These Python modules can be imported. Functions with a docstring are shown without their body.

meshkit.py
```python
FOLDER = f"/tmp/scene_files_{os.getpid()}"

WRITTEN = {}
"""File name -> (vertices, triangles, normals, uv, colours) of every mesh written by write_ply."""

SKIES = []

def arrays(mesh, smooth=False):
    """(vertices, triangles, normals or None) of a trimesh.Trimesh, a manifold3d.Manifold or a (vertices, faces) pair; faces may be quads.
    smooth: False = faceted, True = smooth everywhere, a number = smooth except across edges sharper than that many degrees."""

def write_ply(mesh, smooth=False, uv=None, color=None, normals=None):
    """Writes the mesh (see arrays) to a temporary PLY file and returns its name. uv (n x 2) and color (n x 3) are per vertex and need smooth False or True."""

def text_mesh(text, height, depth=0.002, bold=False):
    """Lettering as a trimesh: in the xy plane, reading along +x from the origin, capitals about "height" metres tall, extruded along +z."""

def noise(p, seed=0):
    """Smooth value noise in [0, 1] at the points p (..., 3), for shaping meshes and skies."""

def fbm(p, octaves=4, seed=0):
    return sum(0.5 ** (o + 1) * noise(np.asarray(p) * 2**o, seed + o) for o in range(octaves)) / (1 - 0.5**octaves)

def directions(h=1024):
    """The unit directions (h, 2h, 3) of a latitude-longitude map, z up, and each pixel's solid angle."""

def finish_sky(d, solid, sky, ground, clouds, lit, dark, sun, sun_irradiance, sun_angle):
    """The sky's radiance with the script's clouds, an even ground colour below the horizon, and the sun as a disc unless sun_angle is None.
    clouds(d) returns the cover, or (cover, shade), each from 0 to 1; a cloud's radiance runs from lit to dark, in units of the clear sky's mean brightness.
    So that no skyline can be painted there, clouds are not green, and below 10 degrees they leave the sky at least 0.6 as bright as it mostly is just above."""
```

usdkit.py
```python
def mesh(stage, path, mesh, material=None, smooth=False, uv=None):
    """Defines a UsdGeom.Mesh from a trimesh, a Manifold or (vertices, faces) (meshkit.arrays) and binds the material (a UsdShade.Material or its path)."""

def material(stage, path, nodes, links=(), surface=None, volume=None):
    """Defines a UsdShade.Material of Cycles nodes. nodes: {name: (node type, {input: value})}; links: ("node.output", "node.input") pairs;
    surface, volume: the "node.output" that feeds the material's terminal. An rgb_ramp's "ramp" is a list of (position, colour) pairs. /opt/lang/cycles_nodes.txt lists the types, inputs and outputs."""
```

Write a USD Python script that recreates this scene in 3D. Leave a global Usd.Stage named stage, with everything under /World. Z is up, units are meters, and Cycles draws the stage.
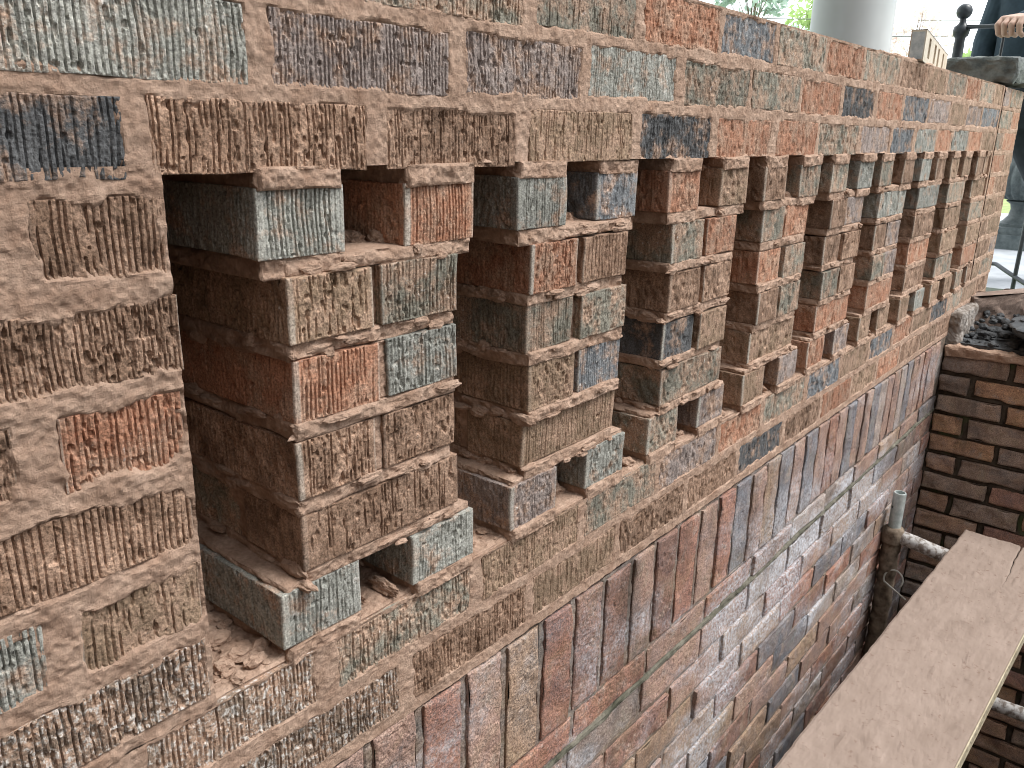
import math, random
import numpy as np, trimesh, manifold3d as m3, usdkit, meshkit
from pxr import Usd, UsdGeom, UsdLux, UsdShade, Gf, Sdf
from meshkit import noise, fbm

stage = Usd.Stage.CreateInMemory()
UsdGeom.SetStageUpAxis(stage, UsdGeom.Tokens.z)
UsdGeom.SetStageMetersPerUnit(stage, 1.0)
world = UsdGeom.Xform.Define(stage, '/World'); stage.SetDefaultPrim(world.GetPrim())
UsdGeom.Scope.Define(stage, '/World/Looks')
rng = random.Random(7)
C = 0.075                                     # one brick course, metres

# ---------------------------------------------------------------- camera
FPX = 819.0
CAM = np.array([-0.41423, -0.58962, 0.49068])
RIGHT = np.array([0.63693651, -0.77068717, 0.01879252])
FWD = np.array([0.74005951, 0.60443305, -0.29491118])
FWD /= np.linalg.norm(FWD); RIGHT -= FWD * RIGHT.dot(FWD); RIGHT /= np.linalg.norm(RIGHT)
UP = np.cross(RIGHT, FWD)
cam = UsdGeom.Camera.Define(stage, '/World/camera')
mat = Gf.Matrix4d(*RIGHT, 0, *UP, 0, *(-FWD), 0, *CAM, 1)
cam.AddTransformOp().Set(mat)
cam.CreateHorizontalApertureAttr(36.0); cam.CreateVerticalApertureAttr(27.0)
cam.CreateFocalLengthAttr(36.0 * FPX / 1024)
cam.CreateClippingRangeAttr(Gf.Vec2f(0.02, 2000))
cam.CreateExposureAttr(0.8)

# ---------------------------------------------------------------- sky and sun (overcast)
SUN_EL, SUN_AZ = math.radians(60), math.radians(147)       # azimuth = atan2(x, y)
sd = np.array([math.sin(SUN_AZ) * math.cos(SUN_EL), math.cos(SUN_AZ) * math.cos(SUN_EL), math.sin(SUN_EL)])
usdkit.material(stage, '/World/Looks/sky_look', {
    'tc': ('geometry', {}),
    'sky': ('sky_texture', {'sky_type': 'single_scattering', 'sun_disc': False, 'sun_elevation': SUN_EL, 'sun_rotation': SUN_AZ, 'aerosol_density': 3.0}),
    'mp': ('mapping', {'scale': (1.4, 1.4, 3.5)}),
    'nz': ('noise_texture', {'scale': 1.6, 'detail': 5.0, 'roughness': 0.55}),
    'rp': ('rgb_ramp', {'ramp': [(0.3, (8.6, 9.0, 9.4)), (0.7, (12.5, 12.8, 13.0))]}),
    'mx': ('mix_color', {'fac': 0.88}),
    'bg': ('background_shader', {'strength': 0.125})},
    [('tc.position', 'mp.vector'), ('mp.vector', 'nz.vector'), ('nz.fac', 'rp.fac'), ('sky.color', 'mx.a'), ('rp.color', 'mx.b'), ('mx.result', 'bg.color')], surface='bg.background')
dome = UsdLux.DomeLight.Define(stage, '/World/sky')
UsdShade.MaterialBindingAPI.Apply(dome.GetPrim()).Bind(UsdShade.Material.Get(stage, '/World/Looks/sky_look'))
dome.GetPrim().SetCustomDataByKey('kind', 'structure')
sun = UsdLux.DistantLight.Define(stage, '/World/sun')
sun.CreateIntensityAttr(0.55); sun.CreateAngleAttr(25.0); sun.CreateColorAttr(Gf.Vec3f(1, .97, .93))
sun.GetPrim().CreateAttribute('inputs:normalize', Sdf.ValueTypeNames.Bool).Set(True)
z = sd; x = np.cross([0, 0, 1.0], z); x /= np.linalg.norm(x); y = np.cross(z, x)
sun.AddTransformOp().Set(Gf.Matrix4d(*x, 0, *y, 0, *z, 0, 0, 0, 0, 1))

# ---------------------------------------------------------------- prim helpers
used = {}
def uniq(path):
    n = used.get(path, -1) + 1; used[path] = n
    return path if n == 0 else f'{path}_{n:03d}'
def tag(prim, label=None, cat=None, group=None, kind=None):
    prim = prim.GetPrim() if hasattr(prim, 'GetPrim') else prim
    for k, v in (('label', label), ('category', cat), ('group', group), ('kind', kind)):
        if v: prim.SetCustomDataByKey(k, v)
    return prim
def thing(name, label, cat, loc=(0, 0, 0), group=None):
    x = UsdGeom.Xform.Define(stage, uniq('/World/' + name))
    if any(loc): x.AddTranslateOp().Set(Gf.Vec3d(*map(float, loc)))
    tag(x, label, cat, group); LOC[str(x.GetPath())] = np.array(loc, float)
    return x
LOC = {}
def obj(name, mesh, look, parent=None, smooth=False):
    """one Mesh; world coordinates are given, and moved into the parent's frame"""
    base = str(parent.GetPath()) if parent is not None else '/World'
    off = LOC.get(base, np.zeros(3))
    v, f, _ = meshkit.arrays(mesh, False)
    p = uniq(base + '/' + name)
    LOC[p] = off
    o_ = usdkit.mesh(stage, p, trimesh.Trimesh(v - off, f, process=False), look, smooth=smooth)
    ar = getattr(mesh, 'metadata', {}).get('arris') if hasattr(mesh, 'metadata') else None
    if ar is not None: UsdGeom.PrimvarsAPI(o_).CreatePrimvar('arris', Sdf.ValueTypeNames.FloatArray, 'vertex').Set(ar.astype(float).tolist())
    return o_
def cat_(ms): return trimesh.util.concatenate([trimesh.Trimesh(*meshkit.arrays(m)[:2], process=False) for m in ms])
def depth_of(p): return float(np.dot(np.asarray(p) - CAM, FWD))
def in_view(p, m=70):
    d = np.asarray(p) - CAM; w = max(float(d @ FWD), .05)
    return -m < 512 + FPX * float(d @ RIGHT) / w < 1024 + m and -m < 384 - FPX * float(d @ UP) / w < 768 + m
def cell_at(p, k=1.2, lo=0.0009, hi=0.03): return min(hi, max(lo, k * abs(depth_of(p)) / FPX))

# ---------------------------------------------------------------- materials
def mat_(name, nodes, links, surface='p.BSDF'):
    return usdkit.material(stage, '/World/Looks/' + name, nodes, links, surface=surface)
FILM = (.375, .252, .182)
def brick_look(name, dark, light, film=.5, white=.0, rough=.93, vary=.16, film_col=FILM, grit=.55, moss=0., bumpd=.0012, bloom=0.):
    """fired clay: two tones in blotches, fine grit, a film of dried mortar, specks and bloom of white salt; every brick a little different"""
    n = {'g': ('geometry', {}), 'o': ('object_info', {}),
         'sh': ('vector_math', {'math_type': 'multiply_add', 'vector2': (1, 1, 1)}), 'rv': ('combine_xyz', {}),
         'r9': ('math', {'math_type': 'multiply', 'value2': 37.0}),
         'n1': ('noise_texture', {'scale': 20., 'detail': 6., 'roughness': .68}),
         'n2': ('noise_texture', {'scale': 420., 'detail': 3., 'roughness': .7}),
         'n3': ('noise_texture', {'scale': 22., 'detail': 6., 'roughness': .72}),
         'n4': ('noise_texture', {'scale': 150., 'detail': 3., 'roughness': .75}),
         'n5': ('noise_texture', {'scale': 11., 'detail': 3., 'roughness': .6}),
         'ra': ('rgb_ramp', {'ramp': [(.33, dark), (.67, light)]}),
         'rg': ('map_range', {'from_min': .3, 'from_max': .7, 'to_min': 1 - grit, 'to_max': 1 + grit}),
         'mg': ('mix_color', {'blend_type': 'multiply', 'fac': 1., 'use_clamp': False}), 'cg': ('combine_color', {}),
         'rf': ('map_range', {'from_min': .60 - .3 * film, 'from_max': .72 - .25 * film, 'to_min': 0., 'to_max': .85, 'clamp': True}),
         'mf': ('mix_color', {'b': film_col}),
         'rw': ('map_range', {'from_min': .66 - .10 * white, 'from_max': .74 - .08 * white, 'to_min': 0., 'to_max': .8, 'clamp': True}),
         'rw2': ('map_range', {'from_min': .62 - .25 * white, 'from_max': .75 - .25 * white, 'to_min': .15, 'to_max': 1., 'clamp': True}),
         'ww': ('math', {'math_type': 'multiply'}),
         'mw': ('mix_color', {'b': (.62, .6, .57)}), 'at': ('attribute', {'attribute': 'arris'}), 'am': ('math', {'math_type': 'multiply', 'value2': .75}), 'ma': ('mix_color', {'b': (.415, .40, .355)}),
         'vv': ('map_range', {'from_min': 0., 'from_max': 1., 'to_min': 1 - vary, 'to_max': 1 + vary}),
         'hs': ('hsv', {}),
         'ad': ('math', {'math_type': 'add'}),
         'bp': ('bump', {'strength': .8, 'distance': bumpd}),
         'p': ('principled_bsdf', {'roughness': rough, 'specular_ior_level': .25})}
    l = [('o.random', 'r9.value1'), ('r9.result', 'rv.x'), ('r9.result', 'rv.z'), ('g.position', 'sh.vector1'), ('rv.vector', 'sh.vector3')]
    l = [(a.replace('r9.result', 'r9.value'), b) for a, b in l]
    for k in ('n1', 'n2', 'n3', 'n4', 'n5'): l.append(('sh.vector', k + '.vector'))
    l += [('n1.fac', 'ra.fac'), ('n2.fac', 'rg.value'), ('rg.result', 'cg.r'), ('rg.result', 'cg.g'), ('rg.result', 'cg.b'),
          ('ra.color', 'mf.a'), ('n3.fac', 'rf.value'), ('rf.result', 'mf.fac'), ('at.fac', 'am.value1'), ('am.value', 'ma.fac'), ('mf.result', 'ma.a'), ('ma.result', 'mg.a'), ('cg.color', 'mg.b'),
          ('n4.fac', 'rw.value'), ('n5.fac', 'rw2.value'), ('rw.result', 'ww.value1'), ('rw2.result', 'ww.value2'), ('ww.value', 'mw.fac'),
          ('mg.result', 'mw.a'), ('o.random', 'vv.value'), ('vv.result', 'hs.value'), ('mw.result', 'hs.color'), ('hs.color', 'p.base_color'),
          ('n2.fac', 'ad.value1'), ('n4.fac', 'ad.value2'), ('ad.value', 'bp.height'), ('bp.normal', 'p.normal')]
    if moss:
        n['n6'] = ('noise_texture', {'scale': 9., 'detail': 6., 'roughness': .7})
        n['rm'] = ('map_range', {'from_min': .64 - .2 * moss, 'from_max': .76 - .2 * moss, 'to_min': 0., 'to_max': .8, 'clamp': True})
        n['mm'] = ('mix_color', {'b': (.075, .085, .045)})
        l.remove(('hs.color', 'p.base_color'))
        l += [('g.position', 'n6.vector'), ('n6.fac', 'rm.value'), ('rm.result', 'mm.fac'), ('hs.color', 'mm.a'), ('mm.result', 'p.base_color')]
    if bloom:
        n['mpb'] = ('mapping', {'scale': (2.6, 2.6, 4.6), 'rotation': (0, -.35, 0)})
        n['n7'] = ('noise_texture', {'scale': 1., 'detail': 5., 'roughness': .62})
        n['rb'] = ('map_range', {'from_min': .49, 'from_max': .63, 'to_min': 0., 'to_max': .92 * bloom, 'clamp': True})
        n['rb2'] = ('map_range', {'from_min': .40, 'from_max': .62, 'to_min': .1, 'to_max': 1., 'clamp': True})
        n.update({'bx1': ('math', {'math_type': 'subtract', 'value2': 1.3}), 'bx2': ('math', {'math_type': 'absolute'}), 'bx3': ('map_range', {'from_min': 0., 'from_max': .62, 'to_min': .34, 'to_max': 0., 'clamp': True}), 'bz1': ('math', {'math_type': 'subtract', 'value2': -.43}), 'bz2': ('math', {'math_type': 'absolute'}), 'bz3': ('map_range', {'from_min': 0.02, 'from_max': .22, 'to_min': .5, 'to_max': 0., 'clamp': True}), 'bxz': ('math', {'math_type': 'multiply'}), 'bad': ('math', {'math_type': 'add'})})
        n['sz'] = ('separate_xyz', {}); n['zr'] = ('map_range', {'from_min': -.17, 'from_max': -.42, 'to_min': .45, 'to_max': 1.25, 'clamp': True}); n['mz'] = ('math', {'math_type': 'multiply', 'use_clamp': True}); n['mb0'] = ('math', {'math_type': 'multiply'})
        n['n9'] = ('noise_texture', {'scale': 13., 'detail': 5., 'roughness': .65, 'distortion': .6}); n['r9c'] = ('rgb_ramp', {'ramp': [(.30, (.14, .16, .20)), (.44, (.27, .20, .18)), (.52, (.40, .25, .19)), (.60, (.38, .28, .18)), (.72, (.33, .31, .31))]}); n['mc'] = ('mix_color', {'fac': .24})
        n['mpd'] = ('mapping', {'scale': (9., 9., 1.5)}); n['n8'] = ('noise_texture', {'scale': 1., 'detail': 4., 'roughness': .6}); n['rd'] = ('map_range', {'from_min': .55, 'from_max': .72, 'to_min': 0., 'to_max': .6, 'clamp': True}); n['md'] = ('mix_color', {'b': (.06, .05, .042)}); n['mb'] = ('mix_color', {'b': (.52, .53, .57)})
        tgt = [(a, b) for a, b in l if b == 'p.base_color'][0]; l.remove(tgt)
        l += [('g.position', 'mpb.vector'), ('mpb.vector', 'n7.vector'), ('sz.x', 'bx1.value1'), ('bx1.value', 'bx2.value1'), ('bx2.value', 'bx3.value'), ('sz.z', 'bz1.value1'), ('bz1.value', 'bz2.value1'), ('bz2.value', 'bz3.value'), ('bx3.result', 'bxz.value1'), ('bz3.result', 'bxz.value2'), ('bxz.value', 'bad.value1'), ('n7.fac', 'bad.value2'), ('bad.value', 'rb.value'), ('n4.fac', 'rb2.value'), ('rb.result', 'mb0.value1'), ('rb2.result', 'mb0.value2'),
              ('g.position', 'sz.vector'), ('sz.z', 'zr.value'), ('zr.result', 'mz.value1'), ('mb0.value', 'mz.value2'), ('mz.value', 'mb.fac'),
              ('g.position', 'mpd.vector'), ('mpd.vector', 'n8.vector'), ('n8.fac', 'rd.value'), ('rd.result', 'md.fac'), ('g.position', 'n9.vector'), ('n9.fac', 'r9c.fac'), (tgt[0], 'mc.a'), ('r9c.color', 'mc.b'), ('mc.result', 'md.a'), ('md.result', 'mb.a'), ('mb.result', 'p.base_color')]
    return mat_(name, n, l)
K = {}
K['B'] = brick_look('brown_brick', (.128, .080, .054), (.268, .170, .116), film=.52, white=.1)
K['T'] = brick_look('tan_brick', (.172, .118, .078), (.318, .224, .155), film=.5, white=.2)
K['G'] = brick_look('grey_green_brick', (.14, .132, .106), (.275, .26, .215), film=.58, white=.55)
K['C'] = brick_look('pale_green_grey_brick', (.195, .197, .175), (.335, .335, .305), film=.3, white=.6)
K['R'] = brick_look('orange_red_brick', (.27, .125, .075), (.43, .23, .15), film=.5, white=.3)
K['P'] = brick_look('pink_grey_brick', (.19, .155, .142), (.32, .268, .245), film=.42, white=.5)
K['K'] = brick_look('charcoal_brick', (.052, .054, .057), (.125, .127, .13), film=.36, white=.15)
K['U'] = brick_look('slate_blue_brick', (.095, .103, .112), (.21, .22, .23), film=.38, white=.6)
K['W'] = brick_look('salt_bloomed_brick', (.15, .11, .082), (.25, .19, .145), film=.6, white=1.5)
def old_look(name, dark, light, **k):
    k = dict(dict(film=.22, white=.35, rough=.88, grit=1.05, film_col=(.30, .25, .22), moss=.1, bloom=.85), **k)
    return brick_look(name, dark, light, **k)
O = {}
O['R'] = old_look('old_red_brick', (0.215, 0.099, 0.069), (0.327, 0.172, 0.125))
O['M'] = old_look('old_maroon_brick', (0.146, 0.077, 0.060), (0.241, 0.142, 0.112))
O['P'] = old_look('old_pink_brick', (0.228, 0.146, 0.116), (0.344, 0.237, 0.194))
O['T'] = old_look('old_tan_brick', (0.206, 0.142, 0.095), (0.318, 0.232, 0.168))
O['U'] = old_look('old_blue_grey_brick', (0.082, 0.093, 0.107), (0.172, 0.189, 0.215))
O['D'] = old_look('old_dark_brick', (0.073, 0.060, 0.055), (0.142, 0.120, 0.107))
O['W'] = old_look('old_white_stained_brick', (.23, .195, .175), (.34, .30, .275), bloom=1.3)
Rk = {}
Rk['D'] = old_look('return_dark_brick', (.15, .11, .085), (.33, .25, .195), white=.1, bloom=.22, film=.1, rough=.8, moss=.02)
Rk['B'] = old_look('return_brown_brick', (.20, .118, .08), (.42, .265, .175), white=.2, bloom=.22, film=.1, rough=.8, moss=.02)
Rk['O'] = old_look('return_orange_brick', (.24, .135, .078), (.48, .285, .165), white=.2, bloom=.22, film=.1, rough=.8, moss=.02)
Rk['M'] = old_look('return_maroon_brick', (.20, .10, .074), (.41, .225, .165), white=.2, bloom=.22, film=.1, rough=.8, moss=.02)
def mortar_look(name, dark, light, moss=0., rough=.95):
    n = {'g': ('geometry', {}), 'n1': ('noise_texture', {'scale': 26., 'detail': 6., 'roughness': .65}),
         'n2': ('noise_texture', {'scale': 210., 'detail': 6., 'roughness': .78}), 'n3': ('noise_texture', {'scale': 7., 'detail': 3., 'roughness': .6}),
         'ra': ('rgb_ramp', {'ramp': [(.3, dark), (.7, light)]}),
         'rg': ('map_range', {'from_min': .3, 'from_max': .7, 'to_min': .72, 'to_max': 1.26}), 'cg': ('combine_color', {}),
         'mg': ('mix_color', {'blend_type': 'multiply', 'fac': 1., 'use_clamp': False}),
         'rm': ('map_range', {'from_min': .62 - .25 * moss, 'from_max': .7 - .2 * moss, 'to_min': 0., 'to_max': .85 if moss else .0, 'clamp': True}),
         'mm': ('mix_color', {'b': (.07, .09, .04)}),
         'bp': ('bump', {'strength': 1., 'distance': .0034}), 'p': ('principled_bsdf', {'roughness': rough, 'specular_ior_level': .2})}
    l = [('g.position', 'n1.vector'), ('g.position', 'n2.vector'), ('g.position', 'n3.vector'), ('n1.fac', 'ra.fac'), ('n2.fac', 'rg.value'),
         ('rg.result', 'cg.r'), ('rg.result', 'cg.g'), ('rg.result', 'cg.b'), ('ra.color', 'mg.a'), ('cg.color', 'mg.b'),
         ('n3.fac', 'rm.value'), ('rm.result', 'mm.fac'), ('mg.result', 'mm.a'), ('mm.result', 'p.base_color'), ('n2.fac', 'bp.height'), ('bp.normal', 'p.normal')]
    return mat_(name, n, l)
MORTAR = mortar_look('fresh_mortar', (.315, .20, .14), (.53, .38, .292))
OLD_MORTAR = old_look('old_mortar', (.10, .082, .064), (.215, .182, .15), moss=.2, vary=0.)
RET_MORTAR = mortar_look('return_mortar', (.035, .028, .021), (.10, .078, .058), moss=.1)
def plain(name, col, col2=None, rough=.6, metal=0., scale=30., bump=.0006, bscale=300., spec=.4, thr=(.35, .65)):
    col2 = col2 or tuple(c * 1.25 for c in col)
    return mat_(name, {'g': ('geometry', {}), 'n': ('noise_texture', {'scale': scale, 'detail': 6., 'roughness': .65}),
        'n2': ('noise_texture', {'scale': bscale, 'detail': 3., 'roughness': .6}), 'r': ('rgb_ramp', {'ramp': [(thr[0], col), (thr[1], col2)]}),
        'bp': ('bump', {'strength': .6, 'distance': bump}),
        'p': ('principled_bsdf', {'roughness': rough, 'metallic': metal, 'specular_ior_level': spec})},
        [('g.position', 'n.vector'), ('g.position', 'n2.vector'), ('n.fac', 'r.fac'), ('r.color', 'p.base_color'), ('n2.fac', 'bp.height'), ('bp.normal', 'p.normal')])

# ---------------------------------------------------------------- gridded bricks
def groove(u, v, seed, style, cell=.001):
    """outward relief of a face in metres; u runs along the course, v up it"""
    s = np.full_like(u, seed * 1.37)
    P3 = lambda a, b, k=0: np.stack([u * a, v * b, s + k], -1)
    if style == 'rug':
        r = random.Random(seed); per = r.uniform(.0041, .0054); dep = r.uniform(.0026, .0042); torn = r.uniform(.14, .50)
        uw = u + .0011 * (noise(P3(120, 35), 1) - .5) + .0007 * (noise(P3(60, 160), 2) - .5)
        ph = uw / per; k = np.floor(ph); t = ph - k
        off = noise(np.stack([k * 3.7, s, s], -1), 3) * .3 + .35
        amp = noise(np.stack([k * 5.1 + .5, v * 44, s], -1), 4); amp = np.clip((amp - torn) / .16, 0, 1)
        cut = np.exp(-((t - off) / .125) ** 2) * amp * dep
        tear = noise(P3(240, 135, 5), 5); pit = np.clip((tear - r.uniform(.66, .74)) / .12, 0, 1) * .0028
        grit = (fbm(P3(350, 230, 9), 3, 6) - .5) * .0024 + (fbm(P3(60, 50, 2), 2, 16) - .5) * .0016
        comb = grit - cut - pit
        if cell < .00125: return comb
        fq = .42 / cell; far = (noise(P3(fq, fq * .55, 7), 31) - .5) * .0026 - np.clip((noise(P3(fq * .8, fq * .5, 8), 32) - .6) / .2, 0, 1) * .0024
        m_ = min(1., (cell - .00125) / .0007)
        return comb * (1 - .75 * m_) + far * m_
    if style == 'rough':
        return (fbm(P3(260, 200, 9), 3, 6) - .5) * .0026 - np.clip((noise(P3(210, 120, 5), 5) - .62) / .2, 0, 1) * .0018
    if style == 'old':
        return (fbm(P3(70, 70, 9), 4, 6) - .5) * .0032 + (noise(P3(380, 380, 3), 7) - .5) * .0014 - np.clip((noise(P3(150, 150, 4), 9) - .74) / .15, 0, 1) * .0016
    if style == 'mortar':
        return (fbm(P3(55, 70, 9), 4, 6) - .5) * .009 + (noise(P3(130, 150, 4), 8) - .5) * .0034 + (noise(P3(300, 330, 3), 7) - .5) * .0022
    if style == 'stone':
        return (fbm(P3(28, 40, 9), 4, 6) - .5) * .02
    return np.zeros_like(u)
def gridbox(lo, hi, fine, style, seed, r=.0025, wob=.0012, margin=0., faces='fltrbk', k=1.2, coarse=5, frame=None, hi_cell=.03):
    """box of six grids with rounded worn edges; the faces in FINE ('f' front -y, 'l' -x, 't' top, 'r' +x) carry full relief"""
    lo, hi = np.array(lo, float), np.array(hi, float); S = hi - lo
    mid = (lo + hi) / 2
    wm = frame(mid[None])[0] if frame else mid
    cell = cell_at(wm, k, hi=hi_cell)
    cs_ = [mid + S / 2 * np.array(c_) for c_ in ((0, 0, 0), (-1, -1, -1), (1, -1, 1), (-1, -1, 1), (1, -1, -1))]
    if not any(in_view(frame(c_[None])[0] if frame else c_) for c_ in cs_) and S.max() < 1: cell = max(cell, .005)
    spec = {'f': (0, 2, 1, -1), 'k': (0, 2, 1, 1), 'l': (1, 2, 0, -1), 'r': (1, 2, 0, 1), 't': (0, 1, 2, 1), 'b': (0, 1, 2, -1)}
    V, F, n0, ED = [], [], 0, []
    arr_ = random.Random(seed * 7 + 1).choice([.15, .4, .6, .8, 1.])
    for fc in faces:
        a, b, n, sg = spec[fc]
        fin = fc in fine
        kf = 1.35 if fin and fc == 'l' else 1.
        cell_ = cell; cell = cell * kf
        ca = cell if fin else max(cell, max(S[a], .01) / coarse)
        cb = cell if fin else max(cell, max(S[b], .01) / coarse)
        cell = cell_
        na, nb = max(2, int(round(S[a] / ca))), max(2, int(round(S[b] / cb)))
        ua, ub = np.meshgrid(np.linspace(0, S[a], na + 1), np.linspace(0, S[b], nb + 1), indexing='ij')
        ea, eb = np.minimum(ua, S[a] - ua), np.minimum(ub, S[b] - ub)
        em = np.minimum(ea, eb)
        fa, fb = np.clip(1 - ea / r, 0, 1), np.clip(1 - eb / r, 0, 1)
        h = -.3 * r * np.maximum(fa, fb) ** 2
        pa = ua + .3 * r * fa * np.where(ua < S[a] / 2, 1, -1); pb = ub + .3 * r * fb * np.where(ub < S[b] / 2, 1, -1)
        if fin:
            w = np.clip(em / .0025, 0.15, 1)
            if margin and fc in 'fl': w = w * np.clip((ea - margin * .55) / (margin * .45), .12, 1)
            h = h + groove(lo[a] + ua, lo[b] + ub, seed + ord(fc), style, cell_at(wm, k)) * w
        p = np.zeros(ua.shape + (3,)); p[..., a] = lo[a] + pa; p[..., b] = lo[b] + pb
        p[..., n] = (hi[n] if sg > 0 else lo[n]) + sg * h
        p = p.reshape(-1, 3)
        if wob:
            q = p * 26 + seed * 3.1
            p = p + wob * 2 * (np.stack([noise(q, 11), noise(q, 12), noise(q, 13)], -1) - .5)
        I = np.arange((na + 1) * (nb + 1)).reshape(na + 1, nb + 1)
        A, B, D, E_ = I[:-1, :-1].ravel(), I[1:, :-1].ravel(), I[1:, 1:].ravel(), I[:-1, 1:].ravel()
        q = np.concatenate([np.stack([A, B, D], 1), np.stack([A, D, E_], 1)])
        flip = (np.cross(np.eye(3)[a], np.eye(3)[b])[n] * sg) < 0
        if flip: q = q[:, ::-1]
        ed_ = np.zeros(ua.shape)
        if margin and fin and fc == 'f': ed_ = np.maximum(np.clip((margin * .62 - ua) / .0012, 0, 1), .7 * np.clip((margin * .35 - (S[a] - ua)) / .0012, 0, 1))
        if margin and fin and fc == 'l': ed_ = np.clip((margin * .25 - ua) / .0012, 0, 1)
        ED.append((arr_ * ed_ * np.clip(.35 + 1.3 * noise(np.stack([ua * 40, ub * 60, ua * 0 + seed], -1), 17), 0, 1)).ravel())
        V.append(p); F.append(q + n0); n0 += len(p)
    V = np.concatenate(V)
    if frame: V = frame(V)
    t_ = trimesh.Trimesh(V, np.concatenate(F), process=False)
    if margin: t_.metadata['arris'] = np.concatenate(ED)
    return t_
def sheet(x0, x1, z0, z1, bricks, y0=0., seed=1, base=.0005, amp=.005, smear=.006, slope=1.1, k=2.0, frame=None, bury=-.011, rag=.0011):
    """a wall's mortar face: a lumpy skin that fills the joints, laps ragged over the brick edges and dives under the bricks"""
    out = []
    xs = x0
    bricks = np.array([b[:4] for b in bricks], float)
    while xs < x1 - 1e-6:
        p0 = np.array([[xs, y0, (z0 + z1) / 2]]); p0 = frame(p0)[0] if frame else p0[0]
        c = cell_at(p0, k, lo=.0017, hi=.02)
        if xs < -.36: c = .005
        xe = min(x1, xs + max(.12, c * 30))
        if x1 - xe < .06: xe = x1
        nx, nz = max(2, int((xe - xs) / c)), max(2, int((z1 - z0) / c))
        X, Z = np.meshgrid(np.linspace(xs, xe, nx + 1), np.linspace(z0, z1, nz + 1), indexing='ij')
        sdm = np.full(X.shape, -1.)
        for bx0, bx1, bz0, bz1 in bricks:
            if bx1 < xs - .02 or bx0 > xe + .02: continue
            sdm = np.maximum(sdm, np.minimum(np.minimum(X - bx0, bx1 - X), np.minimum(Z - bz0, bz1 - Z)))
        q = np.stack([X, Z, np.full(X.shape, seed * 5.3)], -1)
        lum = (fbm(q * [45, 60, 1], 4, seed) - .5)
        fine = (noise(q * [230, 230, 1], seed + 3) - .5)
        edge = (fbm(q * [38, 38, 1], 4, seed + 7) - .42) * 2 * smear
        jag = (noise(q * [170, 120, 1], seed + 9) - .5) * .002
        mid_ = noise(q * [85, 150, 1], seed + 4); mid_ = (mid_ - .5) + np.clip((noise(q * [60, 130, 1], seed + 5) - .6) / .2, 0, 1) * -.7
        h = base + lum * amp * 2 + mid_ * rag + fine * .0022 - slope * np.clip(sdm - edge - jag, 0, 1)
        h = np.maximum(h, bury)
        Y = y0 - h
        I = np.arange((nx + 1) * (nz + 1)).reshape(nx + 1, nz + 1)
        keep = np.maximum.reduce([h[:-1, :-1], h[1:, :-1], h[1:, 1:], h[:-1, 1:]]) > bury + 1e-6
        A, B, D, E_ = (I[:-1, :-1][keep], I[1:, :-1][keep], I[1:, 1:][keep], I[:-1, 1:][keep])
        f = np.concatenate([np.stack([A, B, D], 1), np.stack([A, D, E_], 1)])
        v = np.stack([X, Y, Z], -1).reshape(-1, 3)
        t = trimesh.Trimesh(frame(v) if frame else v, f, process=False); t.remove_unreferenced_vertices()
        out.append(t); xs = xe
    return trimesh.util.concatenate(out)
def lump(c, size, seed, sub=3, rough=.35):
    m = trimesh.creation.icosphere(subdivisions=sub)
    v = m.vertices
    d = 1 + rough * 2 * (fbm(v * 1.7 + seed * 7.7, 4, seed) - .5) + (.28 * (noise(v * 6.5 + seed * 3.3, seed + 1) - .5) if sub > 1 else 0)
    return trimesh.Trimesh(v * d[:, None] * np.asarray(size) + np.asarray(c), m.faces, process=False)
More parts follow.
